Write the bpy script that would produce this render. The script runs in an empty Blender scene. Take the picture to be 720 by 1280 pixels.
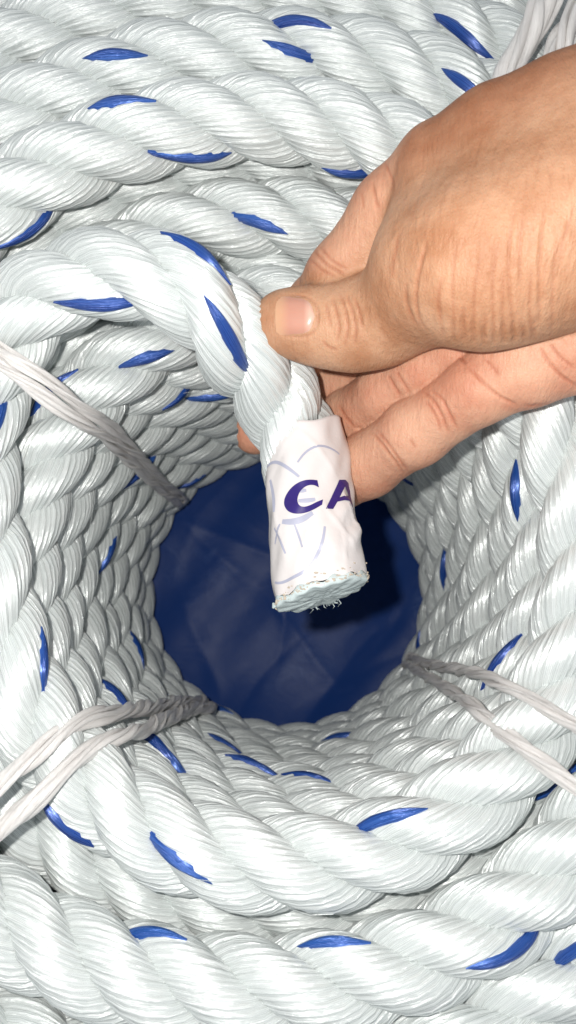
import bpy, bmesh, math, random
import numpy as np
from mathutils import Vector, Matrix
from mathutils.bvhtree import BVHTree

random.seed(7)
rng = np.random.default_rng(11)
C = bpy.context.scene
COL = C.collection
PI = math.pi
R_ = math.radians

# ------------------------------------------------------------------ camera
F = 1005.0                                   # focal length in photo pixels (photo 720 x 1280)
CAM = np.array([0.0, -0.024, 0.45])
TILT = R_(8.6)
cam_d = bpy.data.cameras.new("camera")
cam = bpy.data.objects.new("camera", cam_d)
COL.objects.link(cam)
cam.location = CAM
cam.rotation_euler = (TILT, 0, 0)
cam_d.sensor_fit = 'VERTICAL'
cam_d.angle = 2 * math.atan(640.0 / F)
cam_d.clip_start = 0.005
cam_d.clip_end = 50
C.camera = cam
cam_d.dof.use_dof = True
cam_d.dof.focus_distance = 0.232
cam_d.dof.aperture_fstop = 13.0
RM = np.array([[1, 0, 0],
               [0, math.cos(TILT), -math.sin(TILT)],
               [0, math.sin(TILT), math.cos(TILT)]])


def c2w(p):
    return np.asarray(p) @ RM.T + CAM


def w2c(p):
    return (np.asarray(p) - CAM) @ RM


def at_c(px, py, z):                        # camera-space point seen at a photo pixel, z metres deep
    return np.array([(px - 360) / F * z, -(py - 640) / F * z, -z])


def at(px, py, z):
    return c2w(at_c(px, py, z))


# ------------------------------------------------------------------ light
w = bpy.data.worlds.new("World")
C.world = w
w.use_nodes = True
w.node_tree.nodes["Background"].inputs[0].default_value = (0.90, 0.95, 1.0, 1)
w.node_tree.nodes["Background"].inputs[1].default_value = 0.52
fl_d = bpy.data.lights.new("flash_lamp", 'POINT')
fl_d.energy = 3.35
fl_d.color = (1.0, 0.965, 0.92)
fl_d.shadow_soft_size = 0.0035
fl = bpy.data.objects.new("flash_lamp", fl_d)
COL.objects.link(fl)
fl.location = c2w([-0.021, 0.013, 0.0])
C.view_settings.view_transform = 'Standard'
C.view_settings.look = 'None'
C.view_settings.exposure = 0.0
C.view_settings.gamma = 1.0
C.view_settings.use_curve_mapping = False
C.cycles.max_bounces = 8
C.cycles.diffuse_bounces = 4

# ------------------------------------------------------------------ materials


def new_mat(name):
    m = bpy.data.materials.new(name)
    m.use_nodes = True
    nt = m.node_tree
    b = nt.nodes["Principled BSDF"]
    return m, nt, b


def nd(nt, typ, **kw):
    n = nt.nodes.new(typ)
    for k, v in kw.items():
        if k.startswith('_'):
            setattr(n, k[1:], v)
        else:
            n.inputs[k].default_value = v
    return n


def fibre_material(name, ca, cb, rough=0.34, aniso=0.75, bump=0.5, stretch=(26, 3.0), sss=0.0, spec=0.5, metal=0.0):
    """shiny drawn plastic fibre; UV u runs along the yarn in metres*100, v counts yarns"""
    m, nt, b = new_mat(name)
    L = nt.links
    uv = nd(nt, 'ShaderNodeUVMap', _uv_map='UVMap')
    mp = nd(nt, 'ShaderNodeMapping')
    mp.inputs['Scale'].default_value = (0.35, stretch[1], 1)
    L.new(uv.outputs[0], mp.inputs[0])
    fine = nd(nt, 'ShaderNodeTexNoise', Scale=2.6, Detail=4.0, Roughness=0.65)
    L.new(mp.outputs[0], fine.inputs['Vector'])
    mp2 = nd(nt, 'ShaderNodeMapping')
    mp2.inputs['Scale'].default_value = (0.12, 1.0, 1)
    L.new(uv.outputs[0], mp2.inputs[0])
    per = nd(nt, 'ShaderNodeTexNoise', Scale=1.1, Detail=1.0)
    L.new(mp2.outputs[0], per.inputs['Vector'])
    mixv = nd(nt, 'ShaderNodeMath', _operation='ADD')
    L.new(fine.outputs[0], mixv.inputs[0])
    L.new(per.outputs[0], mixv.inputs[1])
    mr = nd(nt, 'ShaderNodeMapRange')
    mr.inputs['From Min'].default_value = 0.65
    mr.inputs['From Max'].default_value = 1.35
    L.new(mixv.outputs[0], mr.inputs[0])
    cm = nd(nt, 'ShaderNodeMix', _data_type='RGBA')
    cm.inputs[6].default_value = (*ca, 1)
    cm.inputs[7].default_value = (*cb, 1)
    L.new(mr.outputs[0], cm.inputs[0])
    L.new(cm.outputs[2], b.inputs['Base Color'])
    rr = nd(nt, 'ShaderNodeMapRange')
    rr.inputs['To Min'].default_value = rough - 0.07
    rr.inputs['To Max'].default_value = rough + 0.10
    L.new(fine.outputs[0], rr.inputs[0])
    L.new(rr.outputs[0], b.inputs['Roughness'])
    b.inputs['Anisotropic'].default_value = aniso
    b.inputs['Anisotropic Rotation'].default_value = 0.25
    b.inputs['Metallic'].default_value = metal
    b.inputs['Specular IOR Level'].default_value = spec
    tg = nd(nt, 'ShaderNodeTangent', _direction_type='UV_MAP', _uv_map='UVMap')
    L.new(tg.outputs[0], b.inputs['Tangent'])
    if sss:
        b.inputs['Subsurface Weight'].default_value = sss
        b.inputs['Subsurface Radius'].default_value = (1, 1, 1)
        b.inputs['Subsurface Scale'].default_value = 0.003
    bp = nd(nt, 'ShaderNodeBump', Strength=bump, Distance=0.0005)
    L.new(fine.outputs[0], bp.inputs['Height'])
    L.new(bp.outputs[0], b.inputs['Normal'])
    return m


M_ROPE = fibre_material("white_rope_fibre", (0.53, 0.575, 0.57), (0.685, 0.72, 0.715), rough=0.26, aniso=0.85, bump=0.6, spec=1.0, metal=0.22, sss=0.12)
M_BLUE = fibre_material("blue_tracer_fibre", (0.003, 0.020, 0.18), (0.018, 0.115, 0.45), rough=0.27, bump=1.0, spec=1.0, metal=0.35, stretch=(26, 5.0))
M_CORD = fibre_material("white_cord_fibre", (0.70, 0.67, 0.645), (0.88, 0.86, 0.84), rough=0.34, bump=1.0, aniso=0.8, spec=0.9, metal=0.05, sss=0.35, stretch=(26, 5.0))


def skin_material():
    m, nt, b = new_mat("skin")
    L = nt.links
    tc = nd(nt, 'ShaderNodeTexCoord')
    tone = nd(nt, 'ShaderNodeAttribute', _attribute_name='tone')
    n1 = nd(nt, 'ShaderNodeTexNoise', Scale=55.0, Detail=4.0, Roughness=0.6)
    L.new(tc.outputs['Object'], n1.inputs['Vector'])
    n2 = nd(nt, 'ShaderNodeTexNoise', Scale=420.0, Detail=3.0)
    L.new(tc.outputs['Object'], n2.inputs['Vector'])
    ca = nd(nt, 'ShaderNodeMix', _data_type='RGBA')     # back of the hand
    ca.inputs[6].default_value = (0.345, 0.163, 0.085, 1)
    ca.inputs[7].default_value = (0.455, 0.255, 0.155, 1)
    cb = nd(nt, 'ShaderNodeMix', _data_type='RGBA')     # palm side
    cb.inputs[6].default_value = (0.46, 0.208, 0.132, 1)
    cb.inputs[7].default_value = (0.54, 0.30, 0.20, 1)
    mr = nd(nt, 'ShaderNodeMapRange')
    mr.inputs['From Min'].default_value = 0.38
    mr.inputs['From Max'].default_value = 0.62
    L.new(n1.outputs[0], mr.inputs[0])
    L.new(mr.outputs[0], ca.inputs[0])
    L.new(mr.outputs[0], cb.inputs[0])
    mx = nd(nt, 'ShaderNodeMix', _data_type='RGBA')
    L.new(tone.outputs['Fac'], mx.inputs[0])
    L.new(ca.outputs[2], mx.inputs[6])
    L.new(cb.outputs[2], mx.inputs[7])
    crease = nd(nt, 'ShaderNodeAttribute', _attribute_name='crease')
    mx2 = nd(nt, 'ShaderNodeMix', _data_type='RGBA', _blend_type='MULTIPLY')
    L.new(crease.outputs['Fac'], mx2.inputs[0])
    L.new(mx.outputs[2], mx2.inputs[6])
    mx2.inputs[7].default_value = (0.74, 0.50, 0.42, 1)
    brown = nd(nt, 'ShaderNodeAttribute', _attribute_name='brown')
    mx3 = nd(nt, 'ShaderNodeMix', _data_type='RGBA', _blend_type='MULTIPLY')
    L.new(brown.outputs['Fac'], mx3.inputs[0])
    L.new(mx2.outputs[2], mx3.inputs[6])
    mx3.inputs[7].default_value = (0.74, 0.62, 0.56, 1)
    L.new(mx3.outputs[2], b.inputs['Base Color'])
    b.inputs['Roughness'].default_value = 0.55
    b.inputs['Specular IOR Level'].default_value = 0.33
    b.inputs['Subsurface Weight'].default_value = 0.22
    b.inputs['Subsurface Radius'].default_value = (1.0, 0.38, 0.2)
    b.inputs['Subsurface Scale'].default_value = 0.0035
    vo = nd(nt, 'ShaderNodeTexVoronoi', Scale=1150.0, _feature='DISTANCE_TO_EDGE')
    L.new(tc.outputs['Object'], vo.inputs['Vector'])
    wv = nd(nt, 'ShaderNodeTexNoise', Scale=1.0, Detail=3.0, Roughness=0.6)
    mp = nd(nt, 'ShaderNodeMapping')
    mp.inputs['Scale'].default_value = (900, 160, 300)
    mp.inputs['Rotation'].default_value = (0, 0, R_(-20))
    L.new(tc.outputs['Object'], mp.inputs[0])
    L.new(mp.outputs[0], wv.inputs['Vector'])
    b1 = nd(nt, 'ShaderNodeBump', Strength=0.38, Distance=0.0004)
    L.new(vo.outputs[0], b1.inputs['Height'])
    b2 = nd(nt, 'ShaderNodeBump', Strength=0.52, Distance=0.0009)
    L.new(wv.outputs[0], b2.inputs['Height'])
    L.new(b1.outputs[0], b2.inputs['Normal'])
    b3 = nd(nt, 'ShaderNodeBump', Strength=0.40, Distance=0.0006)
    L.new(n2.outputs[0], b3.inputs['Height'])
    L.new(b2.outputs[0], b3.inputs['Normal'])
    L.new(b3.outputs[0], b.inputs['Normal'])
    return m


M_SKIN = skin_material()


def nail_material():
    m, nt, b = new_mat("nail_plate")
    L = nt.links
    uv = nd(nt, 'ShaderNodeUVMap', _uv_map='UVMap')
    sp = nd(nt, 'ShaderNodeSeparateXYZ')
    L.new(uv.outputs[0], sp.inputs[0])
    cr = nt.nodes.new('ShaderNodeValToRGB')
    e = cr.color_ramp.elements
    e[0].position = 0.0
    e[0].color = (0.51, 0.29, 0.175, 1)
    e[1].position = 1.0
    e[1].color = (0.55, 0.36, 0.28, 1)
    for p, c in ((0.15, (0.50, 0.275, 0.17, 1)), (0.36, (0.44, 0.215, 0.155, 1)), (0.72, (0.445, 0.225, 0.165, 1)), (0.88, (0.55, 0.35, 0.275, 1))):
        x = e.new(p)
        x.color = c
    L.new(sp.outputs[0], cr.inputs[0])
    L.new(cr.outputs[0], b.inputs['Base Color'])
    b.inputs['Roughness'].default_value = 0.30
    b.inputs['Subsurface Weight'].default_value = 0.15
    b.inputs['Subsurface Radius'].default_value = (1, .4, .25)
    b.inputs['Subsurface Scale'].default_value = 0.002
    return m


M_NAIL = nail_material()


def simple_mat(name, col, rough=0.5, spec=0.5, nscale=120, namt=0.25, bump=0.2, bdist=0.0006, sss=0, trans=0):
    m, nt, b = new_mat(name)
    L = nt.links
    tc = nd(nt, 'ShaderNodeTexCoord')
    n1 = nd(nt, 'ShaderNodeTexNoise', Scale=float(nscale), Detail=5.0, Roughness=0.62)
    L.new(tc.outputs['Object'], n1.inputs['Vector'])
    cm = nd(nt, 'ShaderNodeMix', _data_type='RGBA')
    cm.inputs[6].default_value = (*[c * (1 - namt) for c in col], 1)
    cm.inputs[7].default_value = (*[min(1, c * (1 + namt)) for c in col], 1)
    L.new(n1.outputs[0], cm.inputs[0])
    L.new(cm.outputs[2], b.inputs['Base Color'])
    b.inputs['Roughness'].default_value = rough
    b.inputs['Specular IOR Level'].default_value = spec
    if sss:
        b.inputs['Subsurface Weight'].default_value = sss
        b.inputs['Subsurface Radius'].default_value = (1, 1, 1)
        b.inputs['Subsurface Scale'].default_value = 0.002
    if trans:
        b.inputs['Transmission Weight'].default_value = trans
    bp = nd(nt, 'ShaderNodeBump', Strength=bump, Distance=bdist)
    L.new(n1.outputs[0], bp.inputs['Height'])
    L.new(bp.outputs[0], b.inputs['Normal'])
    return m


M_TAPE = simple_mat("white_plastic_tape", (0.60, 0.568, 0.562), rough=0.18, nscale=160, namt=0.03, bump=0.25, bdist=0.0008)
M_INK = simple_mat("indigo_ink", (0.022, 0.010, 0.13), rough=0.35, nscale=300, namt=0.2, bump=0.05)
M_GHOST = simple_mat("pale_grey_ink", (0.34, 0.35, 0.44), rough=0.35, nscale=300, namt=0.12, bump=0.05)
M_MELT = simple_mat("melted_plastic", (0.60, 0.69, 0.695), rough=0.16, nscale=420, namt=0.25, bump=0.45, bdist=0.0006, trans=0.2)
M_BURN = simple_mat("scorched_plastic", (0.42, 0.36, 0.29), rough=0.4, nscale=600, namt=0.5, bump=0.8, bdist=0.001)
M_GROUND = simple_mat("concrete", (0.3, 0.29, 0.28), rough=0.85, nscale=12, namt=0.3, bump=0.4, bdist=0.004)


def tarp_material():
    m, nt, b = new_mat("blue_tarp_plastic")
    L = nt.links
    tc = nd(nt, 'ShaderNodeTexCoord')
    n1 = nd(nt, 'ShaderNodeTexNoise', Scale=19.0, Detail=2.0, Roughness=0.5, Distortion=0.9)
    L.new(tc.outputs['Object'], n1.inputs['Vector'])
    n2 = nd(nt, 'ShaderNodeTexNoise', Scale=70.0, Detail=8.0, Roughness=0.75, Distortion=1.6)
    L.new(tc.outputs['Object'], n2.inputs['Vector'])
    mu = nd(nt, 'ShaderNodeMath', _operation='MULTIPLY')
    r1 = nd(nt, 'ShaderNodeMapRange')
    r1.inputs['From Min'].default_value = 0.55
    r1.inputs['From Max'].default_value = 0.74
    L.new(n1.outputs[0], r1.inputs[0])
    r2 = nd(nt, 'ShaderNodeMapRange')
    r2.inputs['From Min'].default_value = 0.42
    r2.inputs['From Max'].default_value = 0.70
    L.new(n2.outputs[0], r2.inputs[0])
    L.new(r1.outputs[0], mu.inputs[0])
    L.new(r2.outputs[0], mu.inputs[1])
    cm = nd(nt, 'ShaderNodeMix', _data_type='RGBA')
    cm.inputs[6].default_value = (0.009, 0.034, 0.150, 1)
    cm.inputs[7].default_value = (0.050, 0.085, 0.22, 1)
    L.new(mu.outputs[0], cm.inputs[0])
    L.new(cm.outputs[2], b.inputs['Base Color'])
    b.inputs['Roughness'].default_value = 0.34
    b.inputs['Specular IOR Level'].default_value = 0.07
    bp = nd(nt, 'ShaderNodeBump', Strength=0.32, Distance=0.003)
    L.new(n1.outputs[0], bp.inputs['Height'])
    b2 = nd(nt, 'ShaderNodeBump', Strength=0.22, Distance=0.0008)
    L.new(n2.outputs[0], b2.inputs['Height'])
    L.new(bp.outputs[0], b2.inputs['Normal'])
    L.new(b2.outputs[0], b.inputs['Normal'])
    return m


M_TARP = tarp_material()

# ------------------------------------------------------------------ helpers


def mesh_obj(name, verts, faces, mat, parent=None, uvs=None, smooth=True):
    """verts (n,3) array, faces (k,4) or (k,3) array, uvs per loop (k*4,2)"""
    me = bpy.data.meshes.new(name)
    verts = np.asarray(verts, dtype=np.float32)
    faces = np.asarray(faces, dtype=np.int32)
    k = faces.shape[1]
    me.vertices.add(len(verts))
    me.vertices.foreach_set("co", verts.ravel())
    me.loops.add(faces.size)
    me.loops.foreach_set("vertex_index", faces.ravel())
    me.polygons.add(len(faces))
    me.polygons.foreach_set("loop_start", np.arange(0, faces.size, k, dtype=np.int32))
    if uvs is not None:
        ul = me.uv_layers.new(name="UVMap")
        ul.data.foreach_set("uv", np.asarray(uvs, dtype=np.float32).ravel())
    me.update(calc_edges=True)
    me.validate()
    if smooth:
        me.polygons.foreach_set("use_smooth", np.ones(len(me.polygons), dtype=bool))
    me.materials.append(mat)
    o = bpy.data.objects.new(name, me)
    COL.objects.link(o)
    if parent is not None:
        o.parent = parent
    return o


def tag(o, label=None, cat=None, group=None, kind=None):
    if label:
        o['label'] = label
    if cat:
        o['category'] = cat
    if group:
        o['group'] = group
    if kind:
        o['kind'] = kind
    return o


def empty(name, label, cat, group=None):
    o = bpy.data.objects.new(name, None)
    COL.objects.link(o)
    o.empty_display_size = 0.02
    return tag(o, label, cat, group)


def norm(v):
    return v / np.maximum(np.linalg.norm(v, axis=-1, keepdims=True), 1e-12)


def grid_faces(n, A, closed_s):
    i = np.arange(n if closed_s else n - 1)
    j = np.arange(A)
    I, J = np.meshgrid(i, j, indexing='ij')
    I2 = (I + 1) % n
    J2 = (J + 1) % A
    return np.stack([I * A + J, I * A + J2, I2 * A + J2, I2 * A + J], -1).reshape(-1, 4), I.ravel(), J.ravel()


def catmull(P, step):
    P = np.asarray(P, float)
    Q = np.vstack([2 * P[0] - P[1], P, 2 * P[-1] - P[-2]])
    out = []
    for i in range(1, len(Q) - 2):
        t = np.linspace(0, 1, 40, endpoint=False)[:, None]
        p0, p1, p2, p3 = Q[i - 1], Q[i], Q[i + 1], Q[i + 2]
        out.append(0.5 * ((2 * p1) + (-p0 + p2) * t + (2 * p0 - 5 * p1 + 4 * p2 - p3) * t ** 2 + (-p0 + 3 * p1 - 3 * p2 + p3) * t ** 3))
    out.append(Q[-2][None])
    X = np.vstack(out)
    s = np.r_[0, np.cumsum(np.linalg.norm(np.diff(X, axis=0), axis=1))]
    n = max(4, int(round(s[-1] / step)) + 1)
    ss = np.linspace(0, s[-1], n)
    return np.stack([np.interp(ss, s, X[:, k]) for k in range(3)], 1)


def smooth_path(P, it):
    P = P.copy()
    for _ in range(it):
        P[1:-1] = 0.25 * P[:-2] + 0.5 * P[1:-1] + 0.25 * P[2:]
    return P


# ------------------------------------------------------------------ rope
D = 0.026                                    # rope diameter
RS = 0.252 * D                               # strand radius
OFF = 0.262 * D                              # strand centre off the rope axis
LOBES = 20
TW = 2.15                                    # yarn turns per rope lay


class Rope:
    """three right-hand laid strands round a path; mesh columns follow the yarns"""

    def __init__(self, P, closed, N0=None, lay=0.0665, phase=0.0, fine=True, s0=0.0):
        P = np.asarray(P, float)
        n = len(P)
        self.n, self.closed, self.P = n, closed, P
        if closed:
            T = norm(np.roll(P, -1, 0) - np.roll(P, 1, 0))
            seg = np.linalg.norm(np.roll(P, -1, 0) - P, axis=1)
            tot = seg.sum()
            s = np.r_[0, np.cumsum(seg)[:-1]]
            nl = max(1, round(tot / lay))
            lay = tot / nl
            m = round(TW * nl) / nl
            N = N0 - (N0 * T).sum(1, keepdims=True) * T
            N = norm(N)
        else:
            T = norm(np.gradient(P, axis=0))
            s = np.r_[0, np.cumsum(np.linalg.norm(np.diff(P, axis=0), axis=1))]
            m = TW
            N = np.zeros_like(P)
            v = np.asarray(N0, float)
            for i in range(n):
                v = v - (v @ T[i]) * T[i]
                v = v / np.linalg.norm(v)
                N[i] = v
        B = np.cross(T, N)
        self.T, self.N, self.B, self.s = T, N, B, s
        self.lay, self.m = lay, m
        A = LOBES * 3 if fine else 14
        self.A = A
        self.grids, self.uv = [], []
        theta = 2 * PI * (s + s0) / lay + phase
        self.nrm = []
        for k in range(3):
            th = theta + 2 * PI * k / 3
            e1 = np.cos(th)[:, None] * N + np.sin(th)[:, None] * B
            cen = P + OFF * e1
            if closed:
                t = norm(np.roll(cen, -1, 0) - np.roll(cen, 1, 0))
            else:
                t = norm(np.gradient(cen, axis=0))
            e1 = norm(e1 - (e1 * t).sum(1, keepdims=True) * t)
            e2 = np.cross(t, e1)
            j = np.arange(A)
            jit = np.repeat(np.cumsum(rng.normal(0, 0.035, LOBES)), 3) if fine else np.zeros(A)
            jit = jit - np.linspace(0, 1, A) * jit[-1]
            phi = (2 * PI * j / A + jit)[None, :] - m * th[:, None]
            r = RS * (1 + 0.018 * np.sin(2 * PI * np.round(s[-1] / 0.05) * s / (tot if closed else 1.0) + k * 2 + phase))[:, None] * np.ones((1, A))
            if fine:
                lobe = np.where(j % 3 == 0, -0.060, 0.030) * np.repeat(rng.uniform(0.45, 1.5, LOBES), 3)
                yarn = rng.normal(0, 0.016, LOBES)[j // 3]
                ph = rng.uniform(0, 6.28, LOBES)[j // 3]
                wob = 0.014 * np.sin(2 * PI * np.round(tot / 0.021) * s[:, None] / tot + ph[None, :]) if closed else \
                    0.014 * np.sin(2 * PI * s[:, None] / 0.021 + ph[None, :])
                r = r * (1 + lobe[None, :] + yarn[None, :] + wob)
            cp, sp = np.cos(phi), np.sin(phi)
            dirv = (0.97 * cp)[..., None] * e1[:, None] + (1.06 * sp)[..., None] * e2[:, None]
            G = cen[:, None] + r[..., None] * dirv
            self.grids.append(G)
            self.nrm.append(norm(dirv))
        f, I, J = grid_faces(n, A, closed)
        self.faces = f
        sc = s * 100
        ds = (sc[1] - sc[0])
        u0 = sc[I]
        u1 = u0 + ds
        v0 = J / A * LOBES
        v1 = (J + 1) / A * LOBES
        self.uvs = np.stack([np.stack([u0, v0], 1), np.stack([u0, v1], 1), np.stack([u1, v1], 1), np.stack([u1, v0], 1)], 1).reshape(-1, 2)

    def build(self, parent, join=False):
        A, n = self.A, self.n
        obs = []
        for k in range(3):
            uv = self.uvs + np.array([[13.7 * k + rng.uniform(0, 50), 31.0 * k]])
            o = mesh_obj("strand", self.grids[k].reshape(-1, 3), self.faces, M_ROPE, parent, uv)
            obs.append(o)
        return obs

    def core(self, name, parent):
        n = self.n
        A = 6
        a = 2 * PI * np.arange(A) / A
        G = self.P[:, None] + 0.16 * D * (np.cos(a)[None, :, None] * self.N[:, None] + np.sin(a)[None, :, None] * self.B[:, None])
        f, I, J = grid_faces(n, A, self.closed)
        return mesh_obj(name, G.reshape(-1, 3), f, M_ROPE, parent, np.zeros((f.size, 2)))

    def tracer(self, k, i, j, parent, half=0.011, wid=2.1):
        """blue yarn that surfaces on strand k around grid point (i, j)"""
        A, n = self.A, self.n
        ds = np.linalg.norm(self.grids[k][(i + 1) % n, j % A] - self.grids[k][i % n, j % A]) if (i + 1 < n or self.closed) else 0.003
        h = max(2, int(round(half / ds)))
        w3 = int(round(wid * 3))
        drift = A * (self.m - 1.5) * (self.s[1] - self.s[0]) / self.lay      # the tracer lies a little slacker than its neighbours
        sub = 3
        rows = []
        for q in range(-h * sub, h * sub + 1):
            fi = i + q / sub
            if not self.closed:
                fi = min(max(fi, 0), n - 1.001)
            i0 = int(math.floor(fi))
            f_ = fi - i0
            t = abs(q) / (h * sub)
            g = lambda a, jj: (self.grids[k][a % n, jj % A])
            gn = lambda a, jj: (self.nrm[k][a % n, jj % A])
            row = []
            ww = max(0.0, 1 - t ** 2.2) ** 0.7
            for c in range(9):
                x = c / 8 * 2 - 1
                fj = j + drift * (q / sub) + x * w3 * 0.5 * max(ww, 0.04)
                j0 = int(math.floor(fj))
                fr = fj - j0
                p = (g(i0, j0) * (1 - fr) + g(i0, j0 + 1) * fr) * (1 - f_) + (g(i0 + 1, j0) * (1 - fr) + g(i0 + 1, j0 + 1) * fr) * f_
                nn = (gn(i0, j0) * (1 - fr) + gn(i0, j0 + 1) * fr) * (1 - f_) + (gn(i0 + 1, j0) * (1 - fr) + gn(i0 + 1, j0 + 1) * fr) * f_
                hgt = (0.00125 * (1 - x * x * 0.65) + 0.00009 * math.cos(x * 11 + q * .05)) * (1 - 0.55 * t ** 3) - (0.0007 if abs(x) > .99 else 0)
                row.append(p + nn / np.linalg.norm(nn) * hgt)
            rows.append(row)
        G = np.array(rows)
        for _ in range(4):
            G[1:-1] = 0.25 * G[:-2] + 0.5 * G[1:-1] + 0.25 * G[2:]
        m_, a_ = G.shape[:2]
        I, J = np.meshgrid(np.arange(m_ - 1), np.arange(a_ - 1), indexing='ij')
        f = np.stack([I * a_ + J, I * a_ + J + 1, (I + 1) * a_ + J + 1, (I + 1) * a_ + J], -1).reshape(-1, 4)
        I, J = I.ravel(), J.ravel()
        off = rng.uniform(0, 90)
        uv = np.stack([np.stack([I * .1 + off, J * .09], 1), np.stack([I * .1 + off, J * .09 + .09], 1),
                       np.stack([I * .1 + .1 + off, J * .09 + .09], 1), np.stack([I * .1 + .1 + off, J * .09], 1)], 1).reshape(-1, 2)
        return mesh_obj("tracer_yarn", G.reshape(-1, 3), f, M_BLUE, parent, uv)


def ring_path(Rr, z, cx=0, cy=0, jit=0.0012, step=0.0033, tilt=0.0, seed=0):
    r2 = np.random.default_rng(100 + seed)
    n = int(2 * PI * Rr / step)
    a = np.linspace(0, 2 * PI, n, endpoint=False)
    rr = Rr + sum(jit * r2.normal() / (q ** .7) * np.cos(q * a + r2.uniform(0, 6.28)) for q in (2, 3, 5))
    zz = z + tilt * np.sin(a) + sum(0.6 * jit * r2.normal() / (q ** .7) * np.cos(q * a + r2.uniform(0, 6.28)) for q in (2, 3, 5))
    P = np.stack([cx + rr * np.cos(a), cy + rr * np.sin(a), zz], 1)
    N0 = np.stack([np.cos(a), np.sin(a), 0 * a], 1)
    return P, N0


coil = empty("rope_coil", "big coil of thick white twisted rope with blue tracer yarns around a hollow centre", "rope coil")
turns = []                                   # (Rope, turn object)


def add_turn(rope, fine=True):
    t = rope.core("rope_turn", coil)
    if fine:
        rope.build(t)
        turns.append((rope, t))
    else:
        rope.build(t)
    return t


ZR = 0.217                                    # height of the rim turn
# inner wall of the hole, bottom to top
for k in range(8):
    P, N0 = ring_path(0.0843 + 0.0006 * math.sin(k * 2.1) + 0.0001 * k, 0.0135 + 0.0254 * k, -0.001, 0, jit=0.0011, seed=k)
    add_turn(Rope(P, True, N0, phase=k * 1.35 + 0.4, lay=0.0625))
# turns on top of the coil
for i, (Rr, z, cx, cy, tl) in enumerate(((0.108, 0.200, -0.004, 0.004, 0.0), (0.125, 0.2215, -0.010, 0.008, 0.0), (0.150, 0.2190, -0.012, 0.008, -0.001),
                                     (0.1755, 0.2140, -0.014, 0.008, -0.002), (0.201, 0.2040, -0.014, 0.008, -0.002), (0.225, 0.188, -0.014, 0.008, 0))):
    P, N0 = ring_path(Rr, z, cx, cy, jit=0.0016, seed=20 + i, tilt=tl)
    add_turn(Rope(P, True, N0, phase=i * 2.3 + 1.0, lay=0.0665))
# turns buried in the coil and round its outside, seen only through gaps
for (Rr, z) in [(0.1115, 0.168 - 0.0262 * q) for q in range(6)] + [(0.0995, 0.183), (0.137, 0.194), (0.163, 0.192), (0.188, 0.186), (0.212, 0.176), (0.137, 0.168), (0.163, 0.166)] + \
        [(0.236, 0.164 - 0.0265 * q) for q in range(6)]:
    P, N0 = ring_path(Rr, z, 0, 0, step=0.0036 if z > 0.18 else 0.009, seed=int(Rr * 1000 + z * 3000))
    add_turn(Rope(P, True, N0, phase=Rr * 90, lay=0.068, fine=z > 0.18), False)

# rim turn: runs from under the hand round the near side, then leaves the coil as the free end
a = np.radians(np.arange(78, -172, -4.0))
rim = np.stack([0.0865 * np.cos(a), 0.0865 * np.sin(a), np.full_like(a, ZR) + 0.0015 * np.sin(3 * a)], 1)
lift = [(-0.0885, 0.0, ZR), (-0.0925, 0.020, ZR), (-0.0905, 0.046, ZR + .001)]
free = [at(38, 376, .2335), at(108, 347, .2290), at(180, 341, .2255), at(243, 368, .2255), at(287, 420, .2320), at(328, 468, .2470),
        at(358, 515, .2540), at(378, 575, .2520), at(390, 640, .2470), at(401, 718, .2425), at(404, 752, .2410)]
full = smooth_path(catmull(np.vstack([rim, np.array(lift), np.array(free)]), 0.0033), 6)
cut_i = int(np.argmin(np.linalg.norm(full - np.array([-0.0885, 0.0, ZR]), axis=1)))
Nstart = np.array([math.cos(a[0]), math.sin(a[0]), 0])
whole = Rope(full, False, Nstart, phase=1.2, lay=0.068)
i_g = int(np.argmin(np.linalg.norm(full - at(361, 487, .2505), axis=1)))     # between thumb and tape two strands share the front
v_ = norm(CAM - full[i_g])
want = math.atan2(v_ @ whole.B[i_g], v_ @ whole.N[i_g])
whole = Rope(full, False, Nstart, phase=want + PI / 3 - 2 * PI * whole.s[i_g] / 0.068, lay=0.068)


def slice_rope(r, i0, i1):
    q = object.__new__(Rope)
    q.__dict__.update(r.__dict__)
    q.n = i1 - i0
    q.P, q.T, q.N, q.B, q.s = r.P[i0:i1], r.T[i0:i1], r.N[i0:i1], r.B[i0:i1], r.s[i0:i1]
    q.grids = [g[i0:i1] for g in r.grids]
    q.nrm = [g[i0:i1] for g in r.nrm]
    f, I, J = grid_faces(q.n, q.A, False)
    q.faces = f
    q.uvs = r.uvs.reshape(-1, q.A, 4, 2)[i0:i1 - 1].reshape(-1, 2)
    return q


rim_rope = slice_rope(whole, 0, cut_i + 1)
add_turn(rim_rope)
end = empty("rope_end", "loose end of the white rope bent over the hole and wrapped in white tape", "rope end")
n_tape = int(np.argmin(np.linalg.norm(full - at(377, 560, .2525), axis=1)))
n_stop = int(np.argmin(np.linalg.norm(full - at(396, 690, .2440), axis=1)))
end_rope = slice_rope(whole, cut_i, n_stop)
# squeeze the strands where the tape binds them
for g in end_rope.grids:
    for i in range(end_rope.n):
        t = min(1, max(0, (i + cut_i - n_tape + 8) / 14))
        b = math.exp(-((i + cut_i - i_g) / 7.0) ** 2)
        g[i] = end_rope.P[i] + (g[i] - end_rope.P[i]) * (1 - 0.06 * t + 0.12 * b)
end_rope.build(end)

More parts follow.
